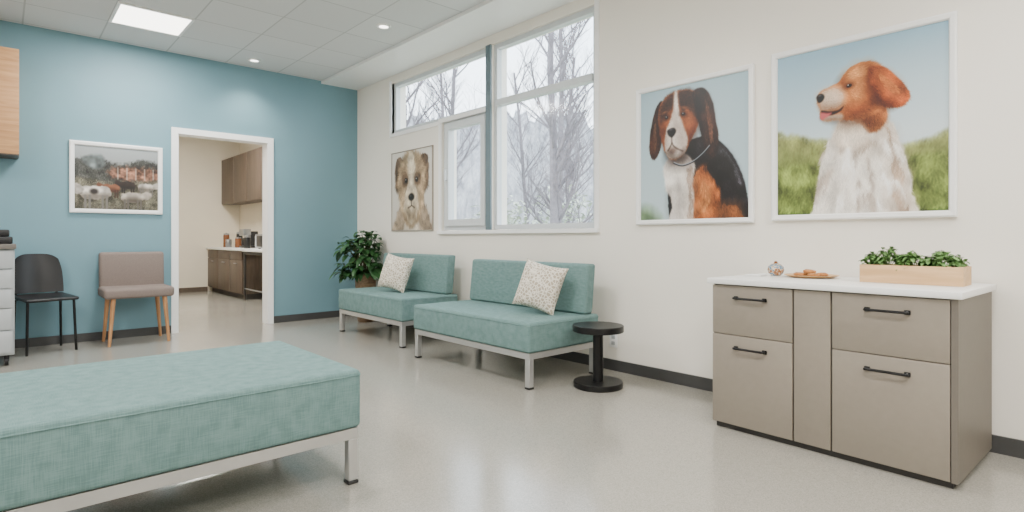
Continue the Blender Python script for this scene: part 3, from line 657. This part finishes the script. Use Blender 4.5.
for i in range(7):
    bm=bmesh.new()
    for k in range(18):
        rr=random.uniform(0,1); an0=random.uniform(0,6.28)
        tip=Vector((.075*rr*math.cos(an0),.055*rr*math.sin(an0),hs[i]*(1.05-.75*rr*rr)*random.uniform(.7,1.1)))
        sweep(bm,[(tip.x*.3,tip.y*.3,-.006),tuple(tip)],[.002,.0015],5)
        for q in range(10):
            an=q*2.4+k; el=random.uniform(-.5,1.0)
            leaf(bm,tip-Vector((0,0,random.uniform(0,.02))),(math.cos(an)*math.cos(el),math.sin(an)*math.cos(el),math.sin(el)),random.uniform(.018,.034),random.uniform(.006,.011),.35,4)
    mk('succulent',bm,M_leaf2,t,(random.uniform(-.01,.01),-.168+i*.056,hh-.008),smooth=True)
# wooden plate with biscuits
PX,PY=3.42,1.27
bm=bmesh.new(); lathe(bm,[(0,0),(.10,0),(.135,.010),(.14,.014),(.132,.014),(.10,.006),(0,.006)],48)
o=mk('serving_plate',bm,M_plate,None,(PX,PY,TZ),True); o['label']='round pale wooden plate holding biscuits'; o['category']='plate'
bm=bmesh.new(); lathe(bm,[(0,0),(.028,0),(.034,.005),(.033,.011),(.02,.016),(0,.018)],20)
for v in bm.verts: v.co.z+=.002*math.sin(v.co.x*170)*math.cos(v.co.y*140)+.0005
ck=mk('biscuit',bm,M_cookie,None,(PX-.03,PY+.05,TZ+.0085),True)
ck['label']='golden brown biscuit on the wooden plate'; ck['category']='biscuit'; ck['group']='biscuits on the wooden plate'
for dx,dy,dz,rx in ((-.05,-.03,0,0),(.035,.03,0,0),(.03,-.045,0,0),(-.01,.005,.017,.1)):
    c2=ck.copy(); COL.objects.link(c2); c2.location=(PX+dx,PY+dy,TZ+.0085+dz); c2.rotation_euler=(rx,0,dx*40)
t=thing('glazed_ornament','small round brown and blue glazed ornament on the worktop','ornament',(3.42,1.468,TZ))
bm=bmesh.new(); lathe(bm,[(0,0),(.024,0),(.040,.014),(.046,.032),(.042,.052),(.028,.066),(.012,.072),(0,.073)],32); mk('ornament_body',bm,M_glassy,t,smooth=True)
bm=bmesh.new(); lathe(bm,[(0,.0725),(.009,.0725),(.011,.078),(.007,.084),(0,.086)],16); mk('knob',bm,M_amber,t,smooth=True)
o=box('paper_napkin',3.28,3.38,1.50,1.585,TZ,TZ+.008,M_white,None,.002); o['label']='folded white paper napkin on the worktop'; o['category']='napkin'
# wall outlet
t=thing('wall_outlet','white wall socket plate above the baseboard','outlet',(W-.001,2.83,.24))
box('cover_plate',-.007,0,-.037,.037,-.058,.058,M_white,t,.002)
for z in (-.024,.024): box('socket',-.009,-.0065,-.017,.017,z-.014,z+.014,M_grey,t,.001)

# ------------------------------------------------------------------ floor plant
t=thing('potted_plant','full dark green broad-leaved plant in a tall brown planter in the corner','plant',(3.42,6.56,0))
bm=bmesh.new(); lathe(bm,[(0,0),(.085,0),(.10,.02),(.135,.58),(.14,.60),(.128,.60),(.122,.55),(0,.55)],40); mk('planter',bm,M_basket,t,smooth=True)
bm=bmesh.new(); lathe(bm,[(0,.552),(.121,.552),(.121,.57),(0,.575)],24); mk('soil',bm,M_soil,t)
bm=bmesh.new(); bs=bmesh.new()
for i in range(54):
    an=i*2.399; lean=random.uniform(.06,.40); top=random.uniform(-.02,.56)*(1.12-lean*.8)
    pts=[(0.03*math.cos(an),0.03*math.sin(an),.56),(lean*.4*math.cos(an),lean*.4*math.sin(an),.60+top*.6),(lean*.8*math.cos(an),lean*.8*math.sin(an),.60+top)]
    if pts[2][0]>.15: continue
    sweep(bs,pts,[.006,.005,.003],6)
    for k in range(7):
        f=random.uniform(.35,1.05); a2=an+random.uniform(-1.6,1.6); p=Vector(pts[1]).lerp(Vector(pts[2]),f)
        p.x+=random.uniform(-.02,.02); el=random.uniform(-.4,1.0)
        d=(math.cos(a2)*math.cos(el),math.sin(a2)*math.cos(el),math.sin(el))
        ln=random.uniform(.10,.16)
        tip=p+Vector(d)*ln
        if tip.x>.17 or tip.y>.5: continue
        leaf(bm,p,d,ln,random.uniform(.03,.046),.6,6)
mk('stems',bs,M_stem,t,smooth=True); mk('foliage',bm,M_leaf,t,smooth=True)

# ------------------------------------------------------------------ taupe chair
t=thing('accent_chair','taupe upholstered chair with slanted light wood legs','chair',(1.03,6.88,0))
box('seat',-.295,.295,-.27,.22,.46,.56,M_tfab,t,.03,4)
bm=bmesh.new(); add_box(bm,-.285,.285,-.045,.045,-.19,.19,.03,4)
for v in bm.verts: v.co.y+=.02*(v.co.z+.19)/.38
mk('backrest',bm,M_tfab,t,(0,.21,.715),smooth=True)
for sx in(-1,1):
    for sy in(-1,1):
        bm=bmesh.new(); sweep(bm,[(0,0,0),(sx*.035,sy*.015,-.46)],[.022,.013],14)
        mk('leg',bm,M_legwood,t,(sx*.215,sy*.19-.02,.462),smooth=True)
# black chair
t=thing('plastic_chair','black moulded plastic chair with thin black metal legs','chair',(.31,6.86,0),rotz=math.radians(14))
bm=bmesh.new(); add_box(bm,-.20,.20,-.22,.20,.475,.505,.014,3)
for v in bm.verts:
    v.co.z+= .02*(abs(v.co.x)/.20)**2 - (.02 if v.co.y<-.18 else 0)
mk('seat',bm,M_black,t,smooth=True)
bm=bmesh.new(); n=16; m_=14; T=.012; V={}
for s in (0,1):
    for i in range(n+1):
        for j in range(m_+1):
            u=2*i/n-1; w=j/m_
            x=u*(.195-.03*w**3); 
            z=.53+w*.37-(.05*abs(u)**4 if w>.5 else 0)*(w-.5)*2
            y=.20+.05*w-.05*u*u+s*T
            V[s,i,j]=bm.verts.new((x,y,z))
for i in range(n):
    for j in range(m_):
        for s in(0,1): bm.faces.new((V[s,i,j],V[s,i+1,j],V[s,i+1,j+1],V[s,i,j+1]))
for i in range(n):
    for j in(0,m_): bm.faces.new((V[0,i,j],V[0,i+1,j],V[1,i+1,j],V[1,i,j]))
for j in range(m_):
    for i in(0,n): bm.faces.new((V[0,i,j],V[0,i,j+1],V[1,i,j+1],V[1,i,j]))
mk('backrest',bm,M_black,t,smooth=True)
for sx in(-1,1):
    bm=bmesh.new(); sweep(bm,[(sx*.15,.16,.478),(sx*.155,.205,.50),(sx*.155,.225,.60)],.011,8); mk('back_support',bm,M_blackm,t,smooth=True)
    for sy in(-1,1):
        bm=bmesh.new(); sweep(bm,[(0,0,0),(sx*.012,sy*.02,-.478)],.011,10); mk('leg',bm,M_blackm,t,(sx*.172,sy*.165,.478),smooth=True)

# ------------------------------------------------------------------ white cart
t=thing('supply_cart','light grey rolling drawer cart against the teal wall','cart',(-.21,6.50,0))
box('body',-.30,.30,-.27,.30,.09,.96,M_grey,t,.006)
box('cart_top',-.31,.31,-.31,.31,.96,1.0,M_taupe_in,t,.005)
for z0,z1 in((.80,.945),(.64,.79),(.48,.63),(.30,.47),(.11,.29)):
    d=box('drawer',-.285,.285,-.29,-.271,z0,z1,M_grey,t,.004)
    box('handle',-.10,.10,-.012-.012,-.0095,.02,.035,M_steel,d,.002)
for x in(-.25,.25):
    for y in(-.22,.24):
        bm=bmesh.new(); sweep(bm,[(-.012,0,0),(.012,0,0)],.035,20); add_box(bm,-.016,.016,-.012,.012,.0,.054)
        mk('caster',bm,M_black,t,(x,y,.0355),smooth=True)
t=thing('desk_organiser','black desk organiser with pens on the cart','organiser',(-.02,6.42,1.001))
bm=bmesh.new(); add_box(bm,-.10,.10,-.06,.06,0,.06,.01,2); add_box(bm,-.06,.08,-.04,.05,.06,.12,.012,2); mk('holder',bm,M_black,t,smooth=True)
bm=bmesh.new(); sweep(bm,[(0,0,.118),(.02,.01,.15)],.004,8); mk('pen',bm,M_grey,t)

# ------------------------------------------------------------------ oak wall cabinet
t=thing('wall_cabinet','light oak wall cabinet mounted on the teal wall','cabinet',(-.36,7.02,1.80))
box('body',-.49,.49,-.15,.178,.012,.97,M_lwood,t)
for s in(-1,1): box('door',min(s*.003,s*.488),max(s*.003,s*.488),-.17,-.151,.012,.965,M_lwood,t,.002)
box('bottom_panel',-.49,.49,-.17,.178,0,.011,M_brown,t)

# ------------------------------------------------------------------ kitchen
for i,(y0,y1) in enumerate(((10.25,10.96),(10.97,11.67),(11.68,12.38))):
    t=thing('base_cabinet','dark brown kitchen base cabinet unit','cabinet',(3.35,(y0+y1)/2,0),group='kitchen base cabinets')
    hw=(y1-y0)/2
    box('body',-.28,.29,-hw,hw,.09,.83,M_brown,t); box('plinth',-.22,.28,-hw,hw,0,.09,M_dark,t)
    d=box('door',-.30,-.281,-hw+.004,hw-.004,.10,.66,M_brown,t,.002); box('drawer',-.30,-.281,-hw+.004,hw-.004,.67,.82,M_brown,t,.002)
    box('handle',-.022,-.01,-.08,.08,.22,.235,M_steel,d)
o=box('kitchen_worktop',3.02,3.645,10.20,12.39,.831,.87,M_counter,None,.004); o['label']='long white kitchen worktop over brown cabinets'; o['category']='worktop'
# prep table with tubular legs standing at the end of the worktop
t=thing('prep_table','kitchen prep table with dark metal legs and pale top','table',(3.33,9.62,0))
box('table_top',-.31,.30,-.54,.54,.825,.865,M_counter,t,.004)
bm=bmesh.new()
for q in ((-.29,.28,-.52,-.49),(-.29,.28,.49,.52),(-.29,-.26,-.49,.49),(.25,.28,-.49,.49)): add_box(bm,*q,.775,.8245)
mk('apron',bm,M_dark,t)
for x in(-.27,.26):
    for y in(-.50,.50):
        bm=bmesh.new(); sweep(bm,[(0,0,.776),(0,0,.0)],.02,14); mk('leg',bm,M_dark,t,(x,y,0),smooth=True)
bm=bmesh.new(); sweep(bm,[(-.27,-.50,.2),(-.27,.50,.2)],.012,10); mk('stretcher',bm,M_steel,t,smooth=True)
bm=bmesh.new(); sweep(bm,[(.26,-.50,.2),(.26,.50,.2)],.012,10); mk('stretcher',bm,M_steel,t,smooth=True)
for y0,y1 in((9.3,10.06),(10.07,10.83),(10.84,11.6),(11.61,12.38)):
    t=thing('kitchen_wall_cabinet','dark brown kitchen wall cabinet unit','cabinet',(3.475,(y0+y1)/2,1.72),group='kitchen wall cabinets')
    hw=(y1-y0)/2
    box('body',-.155,.17,-hw,hw,0,.88,M_brown,t); box('door',-.175,-.156,-hw+.003,hw-.003,0,.88,M_brown,t,.002)
t=thing('coffee_machine','black and steel coffee machine on the kitchen worktop','coffee machine',(3.36,10.9,.871))
box('base',-.12,.12,-.14,.14,0,.04,M_black,t,.008); box('column',.0,.12,-.14,.14,.04,.30,M_black,t,.008); box('brew_head',-.12,0,-.14,.14,.22,.34,M_steel,t,.01)
bm=bmesh.new(); lathe(bm,[(0,.041),(.05,.041),(.06,.07),(.06,.14),(.04,.17),(.045,.18),(0,.18)],20,-.055,0); mk('carafe',bm,M_black,t,smooth=True)
t=thing('toaster_oven','steel countertop oven on the prep table','oven',(3.38,9.85,.866))
box('body',-.17,.17,-.22,.22,.015,.25,M_steel,t,.01); box('door',-.182,-.171,-.20,.12,.04,.22,M_black,t,.003); box('control_panel',-.182,-.171,.13,.20,.04,.22,M_grey,t,.003)
for x in(-.12,.12):
    for y in(-.16,.16): box('foot',x-.015,x+.015,y-.015,y+.015,0,.014,M_black,t)
for i,(x,y,hh,m,nm,z) in enumerate(((3.30,11.3,.20,M_amber,'brown',.871),(3.38,11.5,.30,M_black,'black',.871),(3.26,11.75,.16,M_steel,'steel',.871),(3.20,9.38,.24,M_steel,'steel',.866),(3.2,10.45,.22,M_black,'black',.871),(3.3,12.05,.28,M_amber,'brown',.871))):
    t=thing('canister',nm+' storage canister in the kitchen','canister',(x,y,z),group='kitchen canisters')
    bm=bmesh.new(); lathe(bm,[(0,0),(.05,0),(.055,.01),(.055,hh*.8),(.05,hh*.85),(0,hh*.85)],24); mk('canister_body',bm,m,t,smooth=True)
    bm=bmesh.new(); lathe(bm,[(0,hh*.85),(.052,hh*.85),(.052,hh*.95),(.015,hh*.97),(.012,hh),(0,hh)],24); mk('lid',bm,M_steel,t,smooth=True)
ld=bpy.data.lights.new('kitchen_fill_lamp','AREA'); ld.energy=135; ld.size=.6; ld.color=(1,.95,.88)  # lamp and its panel added out of view to brighten the kitchen
t=thing('ceiling_light_panel','added unseen kitchen ceiling light panel','light',(2.2,9.6,H),group='square ceiling light panels')
box('diffuser',-.3,.3,-.3,.3,-.01,-.001,M_light,t)
lo=bpy.data.objects.new('lamp',ld); lo.parent=t; lo.location=(0,0,-.02); COL.objects.link(lo)

# ------------------------------------------------------------------ outside
bm=bmesh.new(); add_box(bm,3.9,60,-20,60,-.5,-.4)
M_grass=mat('winter_ground',(140,142,124),.9,var=.3,scale=1)
struct(mk('ground',bm,M_grass))
def tree(x,y,hgt,seed):
    rd=random.Random(seed); bm=bmesh.new()
    def grow(p,d,ln,r,lev):
        pts=[p]; rs=[r]; q=p.copy(); dd=d.copy(); ns=4
        for i in range(ns):
            w=.07 if lev==0 else .18
            dd=(dd+Vector((rd.uniform(-w,w),rd.uniform(-w,w),rd.uniform(-.04,.12)))).normalized()
            q=q+dd*ln/ns; pts.append(q.copy()); rs.append(r*(1-.55*(i+1)/ns))
        sweep(bm,pts,rs,6 if lev<2 else 4)
        if lev<4:
            k=(16,6,5,4)[lev]
            for j in range(k):
                f=.15+.85*(j+rd.random()*.8)/k; idx=min(ns-1,int(f*ns)); bp=pts[idx].lerp(pts[idx+1],min(1,f*ns-idx))
                an=rd.uniform(0,6.28); sp=rd.uniform(.5,.9)
                side=Vector((math.cos(an),math.sin(an),.35))
                rat=rd.uniform(.18,.27) if lev==0 else rd.uniform(.42,.6)
                grow(bp,(dd*(1-sp*.4)+side*sp).normalized(),ln*rat,rs[idx]*(.42 if lev==0 else .5),lev+1)
    grow(Vector((0,0,0)),Vector((0,0,1)),hgt,.12,0)
    o=mk('bare_tree',bm,M_bark,None,(x,y,-.41)); o['label']='bare winter tree outside the windows'; o['category']='tree'; o['group']='bare trees outside'
for i,(x,y,h) in enumerate(((9.2,8.8,7),(8.2,13.4,7),(12.6,11.8,8),(12.4,17.0,8.5),(17.2,16.0,9),(9.2,19.4,8.5),(15.4,21.6,9.5),(20.5,21.5,10),(11.5,25.5,9.5))):
    tree(x,y,h,i+11)
def shrub(x,y,s,seed):
    rd=random.Random(seed); bm=bmesh.new()
    for i in range(520):
        a=rd.uniform(0,6.28); e=rd.uniform(0,1.4); r=s*rd.uniform(.6,1)
        p=Vector((r*math.cos(a)*math.cos(e),r*math.sin(a)*math.cos(e),r*1.6*math.sin(e)))
        leaf(bm,p,(rd.uniform(-1,1),rd.uniform(-1,1),rd.uniform(-.2,1)),.16*s,.035*s,.3,3)
    for i in range(10):
        a=i*.63; sweep(bm,[(0,0,0),(s*.6*math.cos(a),s*.6*math.sin(a),s*.9)],[.03,.01],5)
    o=mk('evergreen_shrub',bm,M_shrub,None,(x,y,-.41)); o['label']='pale grey green shrub outside the window'; o['category']='shrub'; o['group']='shrubs outside'
M_shrub=mat('shrub_leaf',(178,186,170),.8,var=.35,scale=6)
for i,(x,y,s) in enumerate(((15,14,2.1),(9.6,11.2,1.3),(16.5,19.2,2.2))): shrub(x,y,s,i)
# distant wooded hillside, a backdrop mesh behind the trees, named ground
def hill_mat():
    m,nt,b=new_mat('hazy_woodland'); b.inputs['Roughness'].default_value=1; b.inputs['Specular IOR Level'].default_value=0
    tc=nt.nodes.new('ShaderNodeTexCoord'); mp=nt.nodes.new('ShaderNodeMapping'); mp.inputs['Scale'].default_value=(1.6,1.6,.35)
    n=nt.nodes.new('ShaderNodeTexNoise'); n.inputs['Scale'].default_value=1.4; n.inputs['Detail'].default_value=6; n.inputs['Roughness'].default_value=.7
    r=nt.nodes.new('ShaderNodeValToRGB'); r.color_ramp.elements[0].position=.35; r.color_ramp.elements[1].position=.66
    r.color_ramp.elements[0].color=L4((130,132,138)); r.color_ramp.elements[1].color=L4((186,187,190))
    nt.links.new(tc.outputs['Object'],mp.inputs['Vector']); nt.links.new(mp.outputs['Vector'],n.inputs['Vector'])
    nt.links.new(n.outputs['Fac'],r.inputs['Fac']); nt.links.new(r.outputs['Color'],b.inputs['Base Color']); return m
bm=bmesh.new(); na,nr=300,6; G=[]
rd=random.Random(3); ph=[rd.uniform(0,6.28) for _ in range(6)]
for i in range(na+1):
    th=math.radians(5+80*i/na); row=[]; jag=rd.random()
    for j in range(nr+1):
        f=j/nr; rad=34+5*f
        hh=(9.4+.35*math.sin(th*17+ph[0])+.3*math.sin(th*51+ph[1])+.3*math.sin(th*133+ph[2])+.8*jag)*f**.5
        row.append(bm.verts.new((rad*math.sin(th),rad*math.cos(th),hh-.45)))
    G.append(row)
for i in range(na):
    for j in range(nr): bm.faces.new((G[i][j],G[i+1][j],G[i+1][j+1],G[i][j+1]))
struct(mk('ground',bm,hill_mat(),None,(0,0,0),True))

# world: overcast sky
w=bpy.data.worlds.new('World'); S.world=w; w.use_nodes=True
nt=w.node_tree; bg=nt.nodes['Background']
tc=nt.nodes.new('ShaderNodeTexCoord'); n=nt.nodes.new('ShaderNodeTexNoise'); n.inputs['Scale'].default_value=2.5; n.inputs['Detail'].default_value=4
r=nt.nodes.new('ShaderNodeValToRGB'); r.color_ramp.elements[0].color=(.76,.85,.96,1); r.color_ramp.elements[1].color=(.96,.98,1,1)
r.color_ramp.elements[0].position=.35; r.color_ramp.elements[1].position=.6
nt.links.new(tc.outputs['Generated'],n.inputs['Vector']); nt.links.new(n.outputs['Fac'],r.inputs['Fac']); nt.links.new(r.outputs['Color'],bg.inputs['Color'])
bg.inputs['Strength'].default_value=7

# ------------------------------------------------------------------ camera
cd=bpy.data.cameras.new('Camera'); cam=bpy.data.objects.new('Camera',cd); COL.objects.link(cam)
cd.sensor_width=36; cd.lens=36*570/1024; cd.shift_y=-18/1024
cam.location=(0,0,1.05); cam.rotation_euler=(math.pi/2,0,-math.atan(512/570))
cd.clip_start=.05
S.camera=cam
